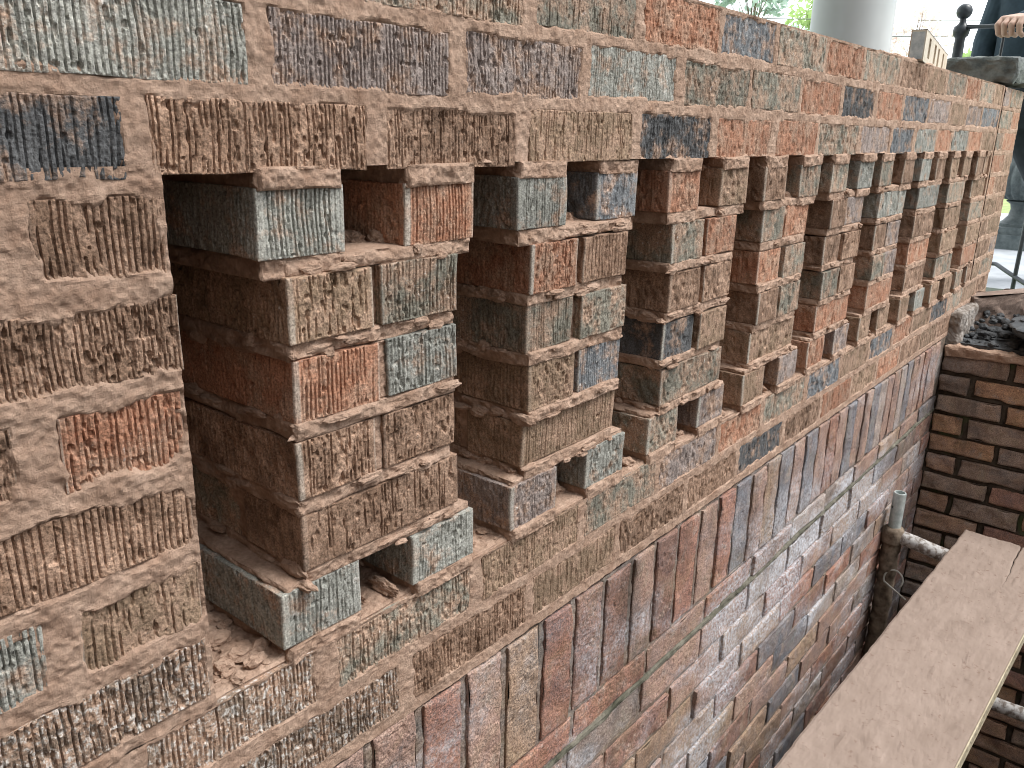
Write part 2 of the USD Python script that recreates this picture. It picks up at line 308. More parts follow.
def box(lo, hi):
    lo, hi = np.array(lo, float), np.array(hi, float)
    return trimesh.creation.box(hi - lo, trimesh.transformations.translation_matrix((lo + hi) / 2))
def tube(pts, r, n=12, caps=True):
    pts = [np.array(p, float) for p in pts]; rs = [r] * len(pts) if np.ndim(r) == 0 else list(r)
    V, F = [], []
    prev = None
    for i, p in enumerate(pts):
        t = (pts[min(i + 1, len(pts) - 1)] - pts[max(i - 1, 0)]); t /= np.linalg.norm(t)
        if prev is None: a = np.cross(t, [0, 0, 1.] if abs(t[2]) < .9 else [1., 0, 0])
        else: a = prev - t * prev.dot(t)
        a /= np.linalg.norm(a); prev = a; b = np.cross(t, a)
        ang = np.linspace(0, 2 * np.pi, n, endpoint=False)
        V.append(p + rs[i] * (np.cos(ang)[:, None] * a + np.sin(ang)[:, None] * b))
    for i in range(len(pts) - 1):
        for j in range(n):
            a0, a1 = i * n + j, i * n + (j + 1) % n
            F += [[a0, a1, a1 + n], [a0, a1 + n, a0 + n]]
    V = np.concatenate(V)
    if caps:
        m = len(V); V = np.vstack([V, pts[0], pts[-1]])
        for j in range(n):
            F.append([m, (j + 1) % n, j]); q = (len(pts) - 1) * n
            F.append([m + 1, q + j, q + (j + 1) % n])
    return trimesh.Trimesh(V, np.array(F), process=False)
def lathe(prof, c=(0, 0, 0), n=32):
    return trimesh.creation.revolve(np.array(prof, float), sections=n).apply_translation(c)

# ================================================================ the new pierced brick parapet
par = thing('pierced_brick_parapet', 'new brown and grey brick parapet pierced by narrow slots between brick columns', 'brick wall')
mort = []                                        # fresh mortar of the parapet
END = 43.4
def pts(s): return [(float(a), float(b), c) for a, b, c in (t.split() for t in s.split(','))]
c6 = pts('-7.4 -4.65 B,-4.4 -1.67 K,-1.44 1.25 B,1.57 4.1 B,4.4 7.26 T,7.54 10.25 K,10.53 13.2 R,13.6 16.1 R,16.3 19.36 G,19.65 22.4 P,22.62 25.05 U,25.33 27.95 C,28.15 30.3 R,30.5 33.1 C,33.3 35.7 R,35.9 38.55 T')
c7 = pts('-6 -3.2 B,-3 -.3 C,-.02 2.7 P,3.0 5.67 P,5.9 8.7 C,9.0 11.85 G,12.0 14.65 G,14.85 17.55 R,17.76 20.44 K,20.68 23.2 R,23.42 26.3 U,26.5 29.4 P,29.62 32.1 T,32.3 34.9 P,35.1 38.55 U')
c8 = pts('-4.6 -1.9 B,-1.7 1.05 G,1.3 4.2 G,4.47 7.18 G,7.45 10.25 R,10.4 12.94 U,13.15 15.98 G,16.18 18.92 R,19.12 22.4 G,22.63 25.34 B,25.54 28.1 T,28.4 31.25 G,31.45 33.8 R,34.02 36.7 G,36.9 38.55 T')
cm1 = pts('-5.4 -2.5 B,-2.25 .1 W,.42 3.12 G,3.42 6.15 T,6.38 9.02 G,9.2 11.92 P,12.08 14.5 R,14.72 17.6 G,17.9 20.6 U,20.85 23.5 T,23.74 26.35 U,26.6 28.95 R,29.15 31.7 T,31.9 34.6 K,34.85 37.6 G,37.8 40.4 T,40.6 43.3 B')
cm2 = pts('-4.2 -1.5 B,-1.3 1.55 W,1.84 4.62 B,4.82 7.5 T,7.73 10.42 B,10.64 13.18 B,13.38 16.2 K,16.45 19.2 B,19.38 22.05 R,22.22 24.85 T,25.05 27.75 R,27.95 30.65 B,30.85 33.5 T,33.7 36.3 B,36.5 39.2 T,39.4 43.3 R')
piers = [(5, -2.62, -1.37, 'B'), (5, -5.6, -2.95, 'B'), (4, -4.1, -1.31, 'B'), (4, -7, -4.3, 'T'), (3, -5.5, -3.02, 'B'), (3, -2.64, -1.38, 'R'), (2, -4.2, -1.39, 'B'), (2, -7, -4.4, 'B'),
         (1, -5.8, -3.04, 'C'), (1, -2.74, -1.39, 'T'), (0, -4.2, -1.41, 'W'), (0, -7, -4.4, 'B')]
seed = [100]
def nb(): seed[0] += 1; return seed[0]
bz = {}
def add_brick(x0, x1, z0, z1, look, y0=0., y1=1.3, fine='f', style='rug', margin=0., parent=par, **k):
    r = random.Random(nb() * 31)
    j = r.uniform(-.0012, .0012)
    m = gridbox((x0 * C, y0 * C + j, z0 * C), (x1 * C, y1 * C, z1 * C), fine, style, seed[0], margin=margin, **k)
    return obj('brick', m, look, parent)
def rect(x0, x1, z0, z1): return (x0 * C, x1 * C, z0 * C, z1 * C)
band_r, sill_r, pier_r = [], [], []
for zi, row in ((6, c6), (7, c7), (8, c8)):
    zz = {6: 6.0, 7: 6.98, 8: 7.96}[zi]
    for x0, x1, c in row:
        d = rng.uniform(-.02, .02)
        z0, z1 = zz + .1 + d, zz + .9 + d
        low = min(1, max(0, (6 - x0) / 7.))
        if zi == 6: z1 -= .10 * low; z0 -= .05 * low
        if zi > 6: z0 -= .16 * low; z1 -= .16 * low
        add_brick(x0, x1, z0, z1, K[c]); band_r.append(rect(x0, x1, z0, z1))
for zi, row in ((-1, cm1), (-2, cm2)):
    for x0, x1, c in row:
        d = rng.uniform(-.02, .02)
        z0, z1 = zi - .0 + .1 + d, zi + .9 + d
        add_brick(x0, x1, z0, z1, K[c], fine='f'); sill_r.append(rect(x0, x1, z0, z1))
for zi, x0, x1, c in piers:
    d = rng.uniform(-.015, .015)
    add_brick(x0, x1, zi + .1 + d, zi + .9 + d, K[c], fine='fr' if x1 > -2 else 'f', margin=.004); pier_r.append(rect(x0, x1, zi + .1 + d, zi + .9 + d))
# the end pier, past the last column
epr = []
for zi in range(0, 9):
    zz = zi if zi < 7 else zi - .02 * (zi - 6)
    a = [(38.78, 41.5), (41.72, 43.35)] if zi % 2 else [(38.78, 40.2), (40.45, 43.35)]
    for i, (x0, x1) in enumerate(a):
        c = 'TRBGBGTPR'[(zi * 2 + i * 5) % 9]
        add_brick(x0, x1, zz + .1, zz + .9, K[c], y0=-.04); epr.append(rect(x0, x1, zz + .1, zz + .9))
# mortar skins and the solid behind them
mort.append(sheet(-8 * C, 38.7 * C, 6.115 * C, 8.9 * C, band_r, 0, 1, amp=.0026, smear=.008))
mort.append(sheet(-6 * C, 43.4 * C, -2.1 * C, -.06 * C, sill_r, 0, 2, amp=.0026, smear=.008))
mort.append(sheet(-8 * C, -1.36 * C, -.06 * C, 6.16 * C, pier_r, 0, 3, amp=.0028, smear=.012))
mort.append(sheet(38.72 * C, 43.42 * C, -.05 * C, 8.85 * C, epr, -.04 * C, 4, amp=.003, smear=.006))
BACK = 2.8
core = [box((38.45 * C, -.015 * C, .05 * C), (38.95 * C, 2.5 * C, 8.85 * C)), box((-8 * C, .011, 6.14 * C), (43.3 * C, BACK * C, 8.88 * C)), box((-6 * C, .011, -2.08 * C), (43.3 * C, BACK * C, -.12 * C)),
        box((-8 * C, .011, -.2 * C), (-1.42 * C, BACK * C, 6.2 * C)), box((38.8 * C, .003, -.2 * C), (43.25 * C, BACK * C, 8.8 * C))]
mort += core
P, W = 4.4763, 2.8066
H1, H2 = (-.355, .9185), (1.852, 3.18)
cols = [  # top pair, four body courses from the top (two letters = two bricks, one = a stretcher), bottom pair
    ('CR', 'TG', 'RC', 'BB', 'B', 'CC'), ('CU', 'RB', 'GG', 'TU', 'T', 'PC'), ('RT', 'GR', 'BB', 'KT', 'G', 'GP'), ('BG', 'GR', 'RG', 'BG', 'T', 'TP'),
    ('GC', 'BP', 'BB', 'GB', 'R', 'RP'), ('GB', 'C', 'BP', 'GP', 'R', 'TT'), ('CB', 'C', 'B', 'R', 'B', 'TC'), ('TT', 'G', 'T', 'T', 'G', 'TT'), ('BB', 'T', 'G', 'T', 'R', 'GB')]
def bed(x0, x1, z0, z1, y0=-.03, y1=2.75, s=None, fine='fl', proud=.0):
    mort.append(gridbox((x0 * C, y0 * C - proud, z0 * C), (x1 * C, y1 * C, z1 * C), fine, 'mortar', nb(), r=.0045, wob=.0022, k=1.6, faces='fltr', coarse=14))
for kcol, rows in enumerate(cols):
    X = kcol * P
    near = kcol < 3
    r = random.Random(900 + kcol)
    J = lambda a=.04: r.uniform(-a, a)
    # header courses, bottom (0) and top (5)
    for zi, pair in ((5, rows[0]), (0, rows[5])):
        for (h0, h1), c in zip((H1, H2), pair):
            a, b = X + h0 + J(.03), X + h1 + J(.03)
            zo = J(.02); yo = J(.06)
            add_brick(a, b, zi + .1 + zo, zi + .9 + zo, K[c], y0=yo, y1=2.8, fine='fl', margin=.013)
            bed(a + .06, b - .03, zi - .14, zi + .13, y0=yo - .03 if zi == 0 else yo + .02)
            if zi == 5: bed(a + .03, b - .02, zi + .84 + zo, zi + 1.13, y0=yo - .04)
            else: bed(a + .05 + (.1 if h0 > 0 else .03), b - .02, zi + .86 + zo, zi + 1.0, y0=yo + .03)
    for ri, row in enumerate(rows[1:5]):
        zi = 4 - ri
        zo = J(.025); z0, z1 = zi + .1 + zo, zi + .9 + zo
        a, b = X + J(.05), X + W + J(.05)
        if len(row) == 2:
            mid = a + 1.36 + J(.08)
            y1_, y2_ = J(.05), J(.05)
            add_brick(a, mid - .06, z0, z1, K[row[0]], y0=y1_, y1=2.75, fine='fl', margin=.011)
            add_brick(mid + .08, b, z0 + J(.02), z1, K[row[1]], y0=y2_, y1=2.75, fine='fl', margin=.004)
            rec = r.choice([.05, .08, .12, .35])
            mort.append(gridbox(((mid - .12) * C, rec * C, z0 * C), ((mid + .13) * C, 2.6 * C, z1 * C), 'f', 'mortar', nb(), k=1.8, wob=.001, faces='ft'))
        else:
            y1_ = J(.05)
            add_brick(a, b, z0, z1, K[row], y0=y1_, y1=1.3, fine='fl', margin=.010)
            add_brick(a + .03, b, z0, z1, K[r.choice('BGT')], y0=1.48, y1=2.78, fine='l')
            mort.append(gridbox(((a + .05) * C, 1.2 * C, z0 * C), ((b - .1) * C, 1.6 * C, z1 * C), 'l', 'mortar', nb(), k=1.8, wob=.001, faces='lrt'))
        # bed under this course and over the one below
        bed(a - .01 + J(.03), b - .03, zi - .12, zi + .125 + zo, y0=.005 + J(.03))
    for zi in range(1, 6):
        for q in range(9 if near else 3):
            mort.append(lump(((X + .02 + J(.04)) * C, r.uniform(.05, 2.3) * C, (zi + J(.1)) * C), np.array([r.uniform(.04, .10), r.uniform(.08, .3), r.uniform(.04, .11)]) * C, nb(), 2, .6))
        for q in range(6 if near else 2):
            mort.append(lump(((X + r.uniform(.1, W - .1)) * C, J(.05) * C, (zi + J(.1)) * C), np.array([r.uniform(.06, .25), r.uniform(.03, .06), r.uniform(.03, .08)]) * C, nb(), 2, .6))
    bed(X + .03, X + W - .03, 4.88, 5.1, y0=.02)
    # squeezed-out and dropped mortar in the slots between the headers
    for zi, n_ in ((5.02, 12), (.0, 14)):
        for q in range(n_):
            mort.append(lump(((X + r.uniform(.85, 1.95)) * C, r.uniform(.25, 2.2) * C, (zi + .05) * C), np.array([r.uniform(.06, .24), r.uniform(.08, .32), r.uniform(.05, .2)]) * C, nb(), 3 if near else 2, .75))
    for q in range(3): mort.append(lump(((X + r.uniform(.95, 1.8)) * C, r.uniform(.3, 1.6) * C, (5.9 - J(.05)) * C), np.array([.16, .2, .12]) * C, nb(), 3, .8))
# bed of mortar along the sill, and under the lintel course
mort.append(gridbox((-1.4 * C, .05 * C, -.25 * C), (38.75 * C, 2.8 * C, -.03 * C), 't', 'mortar', 77, r=.008, wob=.002, k=2.2, faces='ft', frame=None, hi_cell=.0045))
obj('mortar', cat_(mort), MORTAR, par)
backl = brick_look('backing_brick', (.10, .075, .055), (.2, .145, .105), film=.4)
bk = []
for zi in range(0, 6):
    x = -2 + (zi % 2) * 1.45
    while x < 40:
        bk.append(gridbox((x * C, 2.84 * C, (zi + .1) * C), ((x + 2.75) * C, 3.6 * C, (zi + .9) * C), '', '', nb(), coarse=2, faces='fltb', wob=0)); x += 2.95
tag(obj('backing', cat_(bk + [box((-8 * C, 2.93 * C, -2.1 * C), (43.3 * C, 4.2 * C, 8.85 * C))]), backl, par))

# crumbs of dropped mortar on the sill
cr = []
rc = random.Random(5)
def crumbs(x0, x1, n, big=1.):
    for q in range(n):
        s = rc.choice([.02, .025, .03, .03, .04, .05, .07, .1, .14]) * big
        cr.append(lump((rc.uniform(x0, x1) * C, rc.uniform(.15, 2.3) * C, (-.03 + s * .35) * C), np.array([s, s * rc.uniform(.5, 1.3), s * rc.uniform(.3, .8)]) * C, rc.randrange(10 ** 6), 2 if s > .09 else 1, rc.uniform(.5, .9)))
crumbs(-1.3, -.4, 150); crumbs(-1.0, -.45, 10, 1.8)
for kcol in range(8):
    crumbs(kcol * P + 3.2, kcol * P + 4.1, 70 if kcol < 3 else 20); crumbs(kcol * P + .95, kcol * P + 1.85, 14)
tag(obj('mortar_crumbs', cat_(cr), MORTAR), 'crumbs of dropped mortar lying on the sill of the slots', 'mortar crumbs', kind='stuff')

# ================================================================ the old wall below it: soldier course and running bond
old = thing('weathered_brick_wall', 'weathered old brick wall with a soldier course and white salt stains under the new parapet', 'brick wall')
YO = -.04                                          # the old face stands a hair proud
oldr, ro = [], random.Random(21)
CORN = 35.7
def add_old(x0, x1, z0, z1, look, y0=YO, parent=old, store=oldr, **k):
    r = random.Random(nb() * 17); dy = r.uniform(-.02, .02)
    wv = .07 * (noise(np.array([x0 * .12, z0 * .3, 5.]), 41) - .5) * 2 + r.uniform(-.02, .02); z0 += wv; z1 += wv + r.uniform(-.03, .02)
    m = gridbox((x0 * C, (y0 + dy) * C, z0 * C), (x1 * C, (y0 + 1.3) * C, z1 * C), 'f', 'old', seed[0], r=r.uniform(.0025, .006), wob=.0024, faces='fltrb', k=1.7, coarse=4)
    a_ = r.gauss(0, .006); tl = r.gauss(0, .012); v_ = m.vertices - [(x0 + x1) / 2 * C, 0, (z0 + z1) / 2 * C]; v_[:, 1] += v_[:, 0] * tl; v_[:, 2] += v_[:, 0] * a_; v_[:, 0] -= v_[:, 2] * a_; m.vertices = v_ + [(x0 + x1) / 2 * C, 0, (z0 + z1) / 2 * C]
    store.append(rect(x0, x1, z0, z1)); return obj('brick', m, look, parent)
sold = 'PTTPPRPTRMRPMRPRUPTUPUPRPUPPUWPPWUPPRP'
x = -3.2; i = 0
while x < CORN - .9:
    w = .90 + ro.uniform(-.03, .03) - min(.04, max(0, .002 * (x - 9)))
    add_old(x, x + w, -4.82 + ro.uniform(-.04, .04), -2.16, O[sold[i % len(sold)]]); x += w + .15 - min(.115, max(0, .008 * (x - 9))); i += 1
xx = -2.5; i = 0
for c in 'TPRRPRPWWPTPURP':
    x1 = min(xx + 2.8, CORN - .05)
    if x1 > xx + .3: add_old(xx, x1, -5.58, -4.92, O[c])
    xx += 2.95
pal = {0: 'DPTPWWPUPR', 1: 'RPTPWPTPWR', 2: 'PUTPTWUPTR', 3: 'RDPTUWWTRM', 4: 'TPUTPUWRRM', 5: 'PTDUPTPRUM', 6: 'TPPUTRPMRD', 7: 'UTRPTPRMRD', 8: 'PTURTPMRDR', 9: 'TPRDTRMPRD', 10: 'PRTUDTRMRD', 11: 'TRDPTMRRDM', 12: 'RDTPTRMRDM'}
for row in range(13):
    z1 = -5.76 - row * .985; z0 = z1 - .85
    xb = 4.3 + (-4.9 - z0) * 1.45 - 5.5
    x = -2.7 + (row % 2) * 1.47; j = 0
    while x < CORN - .2:
        x1 = min(x + 2.82 + ro.uniform(-.04, .04), CORN - .04)
        if x1 > xb and x1 - x > .25:
            c = pal[row][(int((x + 3) / 2.95) * 10 // 13) % 10]
            if ro.random() < .35: c = ro.choice('PTRUWMT' if x < 22 else 'RMDTRP')
            add_old(x, x1, z0, z1, O[c])
        x += 2.96; j += 1
fm = sheet(-4 * C, CORN * C, -20 * C, -2.13 * C, oldr, YO * C, 9, base=-.0034, amp=.0018, smear=.0026, slope=2., k=3.4, bury=-.013, rag=.0008)
obj('mortar', cat_([fm, box((-6 * C, YO * C + .012, -28.5 * C), (45 * C, 2.8 * C, -2.12 * C))]), OLD_MORTAR, old)
# the mossy ledge joint under the header row
mo = gridbox((-3 * C, (YO - .03) * C, -5.73 * C), (CORN * C, .3 * C, -5.60 * C), 'ft', 'mortar', 55, r=.004, wob=.004, k=2.2, hi_cell=.007)
MOSS = plain('moss', (.055, .056, .038), (.20, .185, .15), thr=(.36, .66), rough=1., scale=16., bump=.002)
obj('mossy_joint', mo, MOSS, old)

# ================================================================ the return wall at the far corner
ret = thing('dark_return_wall', 'low dark brown brick wall meeting the long wall at its far corner behind the plank', 'brick wall')
def fr(p):      # local x runs along -y of the world, local y into the wall (+x)
    p = np.asarray(p); return np.stack([CORN * C + p[..., 1], -p[..., 0], p[..., 2]], -1)
retr, rr = [], random.Random(33)
rp = ['DB', 'DOB', 'DOB', 'ODB', 'ODM', 'BDM', 'DMB', 'BDO', 'BMO', 'DDM', 'BDM', 'DBO', 'DDB', 'BDM', 'DBO', 'BOM', 'MOD', 'DBB']
for row in range(25):
    z1 = -2.92 - row * .985; z0 = z1 - .84
    x = .06 - (row % 2) * 1.45; j = 0
    while x < 11:
        a, b = max(x, .05), x + 2.72 + rr.uniform(-.06, .06)
        if b - a > .4:
            sr = nb(); dy = rr.uniform(-.06, .06)
            c = rp[row % 18][j % len(rp[row % 18])] if j < 3 else rr.choice('DBOM')
            m = gridbox((a * C, dy * C, z0 * C + rr.uniform(-.001, .001)), (b * C, 1.3 * C, z1 * C), 'f', 'old', sr, r=rr.uniform(.005, .011), wob=.0048, faces='fltrb', k=2., coarse=3, frame=fr)
            # mirrored frame: turn the faces back out
            m.invert() if m.faces.shape[0] and np.linalg.det(np.array([fr(np.eye(3)[i]) - fr(np.zeros(3)) for i in range(3)])) < 0 else None
            obj('brick', m, Rk[c], ret); retr.append(rect(a, b, z0, z1)); j += 1
        x += 2.94
rm = sheet(0, 11 * C, -28.5 * C, -2.86 * C, retr, 0, 12, base=-.008, amp=.003, smear=.001, slope=2., k=2.6, frame=fr, bury=-.014, rag=.001)
obj('mortar', cat_([rm, box(((CORN + .17) * C, -40 * C, -28.5 * C), ((CORN + 2.8) * C, -.05 * C, -2.9 * C))]), RET_MORTAR, ret)
cap = gridbox(((CORN - .10) * C, -11 * C, -3.0 * C), ((CORN + 2.8) * C, .0, -2.52 * C), 'flt', 'stone', 88, r=.01, wob=.007, k=1.6)
obj('mortar_bed', cap, MORTAR, ret)

# ================================================================ ground and pit
GROUND = plain('gravel_ground', (.30, .31, .31), (.46, .47, .47), rough=.95, scale=14., bump=.004)
PAVE = plain('pale_pavement', (.26, .28, .30), (.36, .38, .41), rough=.8, scale=5., bump=.001)
PITM = plain('pit_mud', (.06, .05, .04), (.11, .09, .07), rough=1., scale=9., bump=.01, bscale=60.)
GRASS = plain('lawn_grass', (.20, .26, .10), (.34, .40, .17), rough=1., scale=12., bump=.02, bscale=120.)
def flat(x0, x1, y0, y1, z): return trimesh.Trimesh([[x0, y0, z], [x1, y0, z], [x1, y1, z], [x0, y1, z]], [[0, 1, 2], [0, 2, 3]], process=False)
GZ = -3.0 * C
tag(obj('ground', cat_([flat(-400, 600, .2, 700, GZ), flat((CORN + 2.7) * C, 600, -500, .2, GZ)]), GRASS), kind='structure')
tag(obj('pit_floor', flat(-400, (CORN + .2) * C, -500, .01, -28 * C), PITM), kind='structure')
SOIL = plain('bare_soil', (.07, .055, .04), (.13, .10, .075), rough=1., scale=8., bump=.01, bscale=50.)
bx = np.linspace(-2., CORN * C + .5, 60); bp = []
prof = [(-1.42, -28.1 * C), (-1.47, -14 * C), (-1.52, -8 * C), (-1.62, -3.4 * C), (-2.2, .1), (-3.0, .75), (-4.2, 1.25), (-8, 1.6), (-60, 1.6)]
bv = np.array([[x_, y_ + (fbm(np.array([x_ * 3, z_ * 3, 1.]), 3, 2) - .5) * .12, z_] for x_ in bx for y_, z_ in prof]); nP = len(prof)
bf = [[i * nP + j, i * nP + j + 1, (i + 1) * nP + j + 1, (i + 1) * nP + j] for i in range(len(bx) - 1) for j in range(nP - 1)]
tag(obj('trench_bank', (bv, np.array(bf)), SOIL, smooth=True), kind='structure')  # soil bank out of view, raised to block low light on wall and slots
tag(obj('pavement', cat_([box((4.1, -6, GZ - .1), (9.0, 3.2, GZ + .035)), box((-3, .34, GZ - .1), (4.099, 3.2, GZ + .035))]), PAVE), kind='structure')

# ================================================================ scaffold plank and frame
PLANK = mat_('mortar_dusted_wood', {'g': ('geometry', {}), 'mp': ('mapping', {'scale': (6., 40., 40.)}), 'n': ('noise_texture', {'scale': 1.5, 'detail': 6., 'roughness': .6}),
    'n2': ('noise_texture', {'scale': 9., 'detail': 7., 'roughness': .7}), 'n3': ('noise_texture', {'scale': 60., 'detail': 4., 'roughness': .7}),
    'w': ('rgb_ramp', {'ramp': [(.3, (.21, .158, .127)), (.7, (.30, .235, .196))]}), 'd': ('rgb_ramp', {'ramp': [(.3, (.225, .172, .142)), (.7, (.335, .265, .226))]}),
    'mx': ('mix_color', {'fac': .6}), 'rs': ('map_range', {'from_min': .60, 'from_max': .68, 'to_min': 0., 'to_max': .6, 'clamp': True}), 'sp': ('mix_color', {'b': (.16, .10, .075)}),
    'bp': ('bump', {'strength': .4, 'distance': .0008}), 'p': ('principled_bsdf', {'roughness': .95, 'specular_ior_level': .2})},
    [('g.position', 'mp.vector'), ('mp.vector', 'n.vector'), ('g.position', 'n2.vector'), ('g.position', 'n3.vector'), ('n.fac', 'w.fac'), ('n2.fac', 'd.fac'), ('w.color', 'mx.a'), ('d.color', 'mx.b'),
     ('n3.fac', 'rs.value'), ('rs.result', 'sp.fac'), ('mx.result', 'sp.a'), ('sp.result', 'p.base_color'), ('n3.fac', 'bp.height'), ('bp.normal', 'p.normal')])
WOODEDGE = plain('pale_wood_edge', (.30, .25, .17), (.50, .44, .32), rough=.8, scale=20.)
ZP = -9.7 * C
pl = thing('scaffold_plank', 'wide timber scaffold plank coated in pinkish mortar dust, split at its far end', 'plank', (32.2 * C, -3.9 * C, ZP))
def plank_frame(p):           # local x along the plank from its far end toward the camera
    p = np.asarray(p); d = np.array([-.9992, .0393, 0]); n = np.array([-.0393, -.9992, 0]); o = np.array([32.15 * C, -2.78 * C, ZP])
    return o + p[..., :1] * d + p[..., 1:2] * n + p[..., 2:] * np.array([0, 0, 1.])
PW, PT = 3.66 * C, .04
def plank_mesh(w0, w1, seed_, l0=0.):
    L = 2.75; nx, ny = 190, 40
    U, V = np.meshgrid(np.linspace(0, 1, nx + 1) ** 1.0 * L, np.linspace(0, 1, ny + 1), indexing='ij')
    Yv = w0(U) + (w1(U) - w0(U)) * V
    e = np.minimum(V, 1 - V) * (w1(U) - w0(U)); fade = np.clip(1 - U / .34, 0, 1); side = (V > .5) if l0 == 0. else (V < .5)
    bev = np.where(side, fade, 1.); q = np.stack([U * 30, Yv * 45, np.full(U.shape, seed_)], -1)
    top = (fbm(q * [.5, .6, 1], 3, seed_) - .5) * .003 + (fbm(q * [2.2, 2.2, 1], 3, seed_ + 4) - .5) * .0022 + np.clip(noise(q * [.9, .9, 1] + 7, 21) - .72, 0, 1) * .012 + (noise(q * [5, 4, 1], seed_) - .5) * .0006 - .003 * bev * np.clip(1 - e / .004, 0, 1) ** 2
    top -= np.clip(noise(np.stack([U * 60, Yv * 60, U * 0 + 4], -1), 5) - .88, 0, 1) * .012
    end = l0 + (noise(np.stack([Yv[0] * 60, Yv[0] * 0, Yv[0] * 0], -1), 3) - .5) * .006
    Ux = U.copy(); Ux[0] = end
    ring_t = np.stack([Ux, Yv, top], -1); ring_b = np.stack([Ux, Yv, np.full(U.shape, -PT)], -1)
    Vv = np.concatenate([ring_t.reshape(-1, 3), ring_b.reshape(-1, 3)]); N = (nx + 1) * (ny + 1)
    I = np.arange(N).reshape(nx + 1, ny + 1); F = []
    A, B, D, E_ = I[:-1, :-1].ravel(), I[1:, :-1].ravel(), I[1:, 1:].ravel(), I[:-1, 1:].ravel()
    F += [np.stack([A, B, D], 1), np.stack([A, D, E_], 1), np.stack([A, D, B], 1) + N, np.stack([A, E_, D], 1) + N]
    for line in (I[:, 0], I[:, -1], I[0, :], I[-1, :]):
        a, b = line[:-1], line[1:]; F += [np.stack([a, b, b + N], 1), np.stack([a, b + N, a + N], 1)]
    return trimesh.Trimesh(plank_frame(Vv), np.concatenate(F), process=False)
def crack(u, s): return 2.15 * C + .05 * u + .0014 * np.sin(u * 31 + 1) + .0008 * np.sin(u * 97) + s * (.0022 * np.clip(1 - u / .34, 0, 1))
one = plank_mesh(lambda u: .0025 * (noise(np.stack([u * 40, u * 0, u * 0], -1), 8) - .5), lambda u: crack(u, -1), 3)
two = plank_mesh(lambda u: crack(u, 1), lambda u: PW - .003 + u * 0, 3, .004)
obj('board', cat_([one, two]), PLANK, pl)
ed = gridbox((0.01, PW - .003, -PT), (2.7, PW + .0005, -.004), 'k', 'old', 6, r=.001, wob=.0006, hi_cell=.006, k=2.); ed.apply_transform(np.eye(4)); ed.vertices = plank_frame(ed.vertices)
obj('bare_edge', ed, WOODEDGE, pl)

GALV = plain('galvanised_steel', (.36, .42, .42), (.58, .63, .62), rough=.45, metal=.35, scale=45., bscale=250.)
RUST = plain('mortar_caked_steel', (.075, .055, .038), (.25, .195, .145), rough=.9, scale=38., bump=.003, bscale=120.)
MOTT = plain('mottled_grey_steel', (.16, .13, .11), (.46, .45, .44), rough=.6, scale=55., bump=.0015, bscale=160., thr=(.42, .56))
FX, FY = 29.8, -.46
sf = thing('tube_scaffold', 'mortar-caked steel tube scaffold with a bright spigot, standing at the wall under the plank', 'scaffold', (FX * C, FY * C, -28 * C))
def crusty(m, seed_, a=.006, f=45):
    v = np.asarray(m.vertices); n = np.asarray(m.vertex_normals); return trimesh.Trimesh(v + n * ((fbm(v * f, 4, seed_) - .45) * 2 * a)[:, None], m.faces, process=False)
zl = np.linspace(-28., -9.5, 130)
leg = crusty(tube([(FX * C, FY * C, z_ * C) for z_ in zl], .027, 24), 1, .008)
obj('leg', leg, RUST, sf, smooth=50)
leg2 = crusty(tube([(FX * C, (FY - 3.6 * 2.4) * C, z_ * C) for z_ in zl], .024, 20), 2, .004)
obj('leg', leg2, RUST, sf, smooth=50)
sp = lathe([(0, .125), (.0175, .125), (.0195, .122), (.0195, .0), (0, 0)], (0, 0, 0), 28)
inner = trimesh.creation.cylinder(.0145, .06, sections=24, transform=trimesh.transformations.translation_matrix((0, 0, .11)))
hole = trimesh.creation.cylinder(.005, .06, sections=14, transform=trimesh.transformations.translation_matrix((0, 0, .075)) @ trimesh.transformations.rotation_matrix(math.radians(90), (1, 0, 0)) @ trimesh.transformations.rotation_matrix(math.radians(45), (0, 1, 0)))
def man(m): return m3.Manifold(m3.Mesh(np.array(m.vertices, np.float32), np.array(m.faces, np.uint32)))
m = man(sp) - man(inner) - man(hole)
mm = m.to_mesh(); spm = trimesh.Trimesh(mm.vert_properties[:, :3], mm.tri_verts, process=False).apply_translation((FX * C, FY * C, -9.5 * C))
obj('spigot', spm, GALV, sf, smooth=40)
obj('collar', crusty(tube([(FX * C, FY * C, -10.1 * C), (FX * C, FY * C, -9.8 * C), (FX * C, FY * C, -9.55 * C), (FX * C, FY * C, -9.42 * C)], [.034, .036, .034, .024], 24), 3, .006, 60), RUST, sf, smooth=50)
bary = np.linspace(FY, FY - 8.6, 70)
obj('top_bar', crusty(tube([(FX * C, y_ * C, (-9.78 - (FY - y_) * .14 if FY - y_ < 3 else -10.2) * C) for y_ in bary], .0225, 20), 4, .0025, 60), MOTT, sf, smooth=50)
obj('lower_bar', crusty(tube([(FX * C, y_ * C, -15.95 * C) for y_ in bary], .0215, 20), 5, .002, 60), MOTT, sf, smooth=50)
WIRE = plain('tie_wire', (.35, .34, .30), (.5, .5, .46), rough=.5)
lp = [np.array([FX * C - .03, FY * C - .03, -11.7 * C]) + .032 * np.array([.25 * math.sin(t), -math.cos(t) * .9, .95 * math.sin(t)]) for t in np.linspace(-.6, 3.6, 22)]
lp += [lp[-1] + np.array([.0, -.018, -.010]) * k_ for k_ in (1, 2, 3, 4)]
tag(obj('tie_wire', tube(lp, .0028, 8), WIRE, None, smooth=True), 'loop of pale wire twisted round the scaffold leg', 'wire')

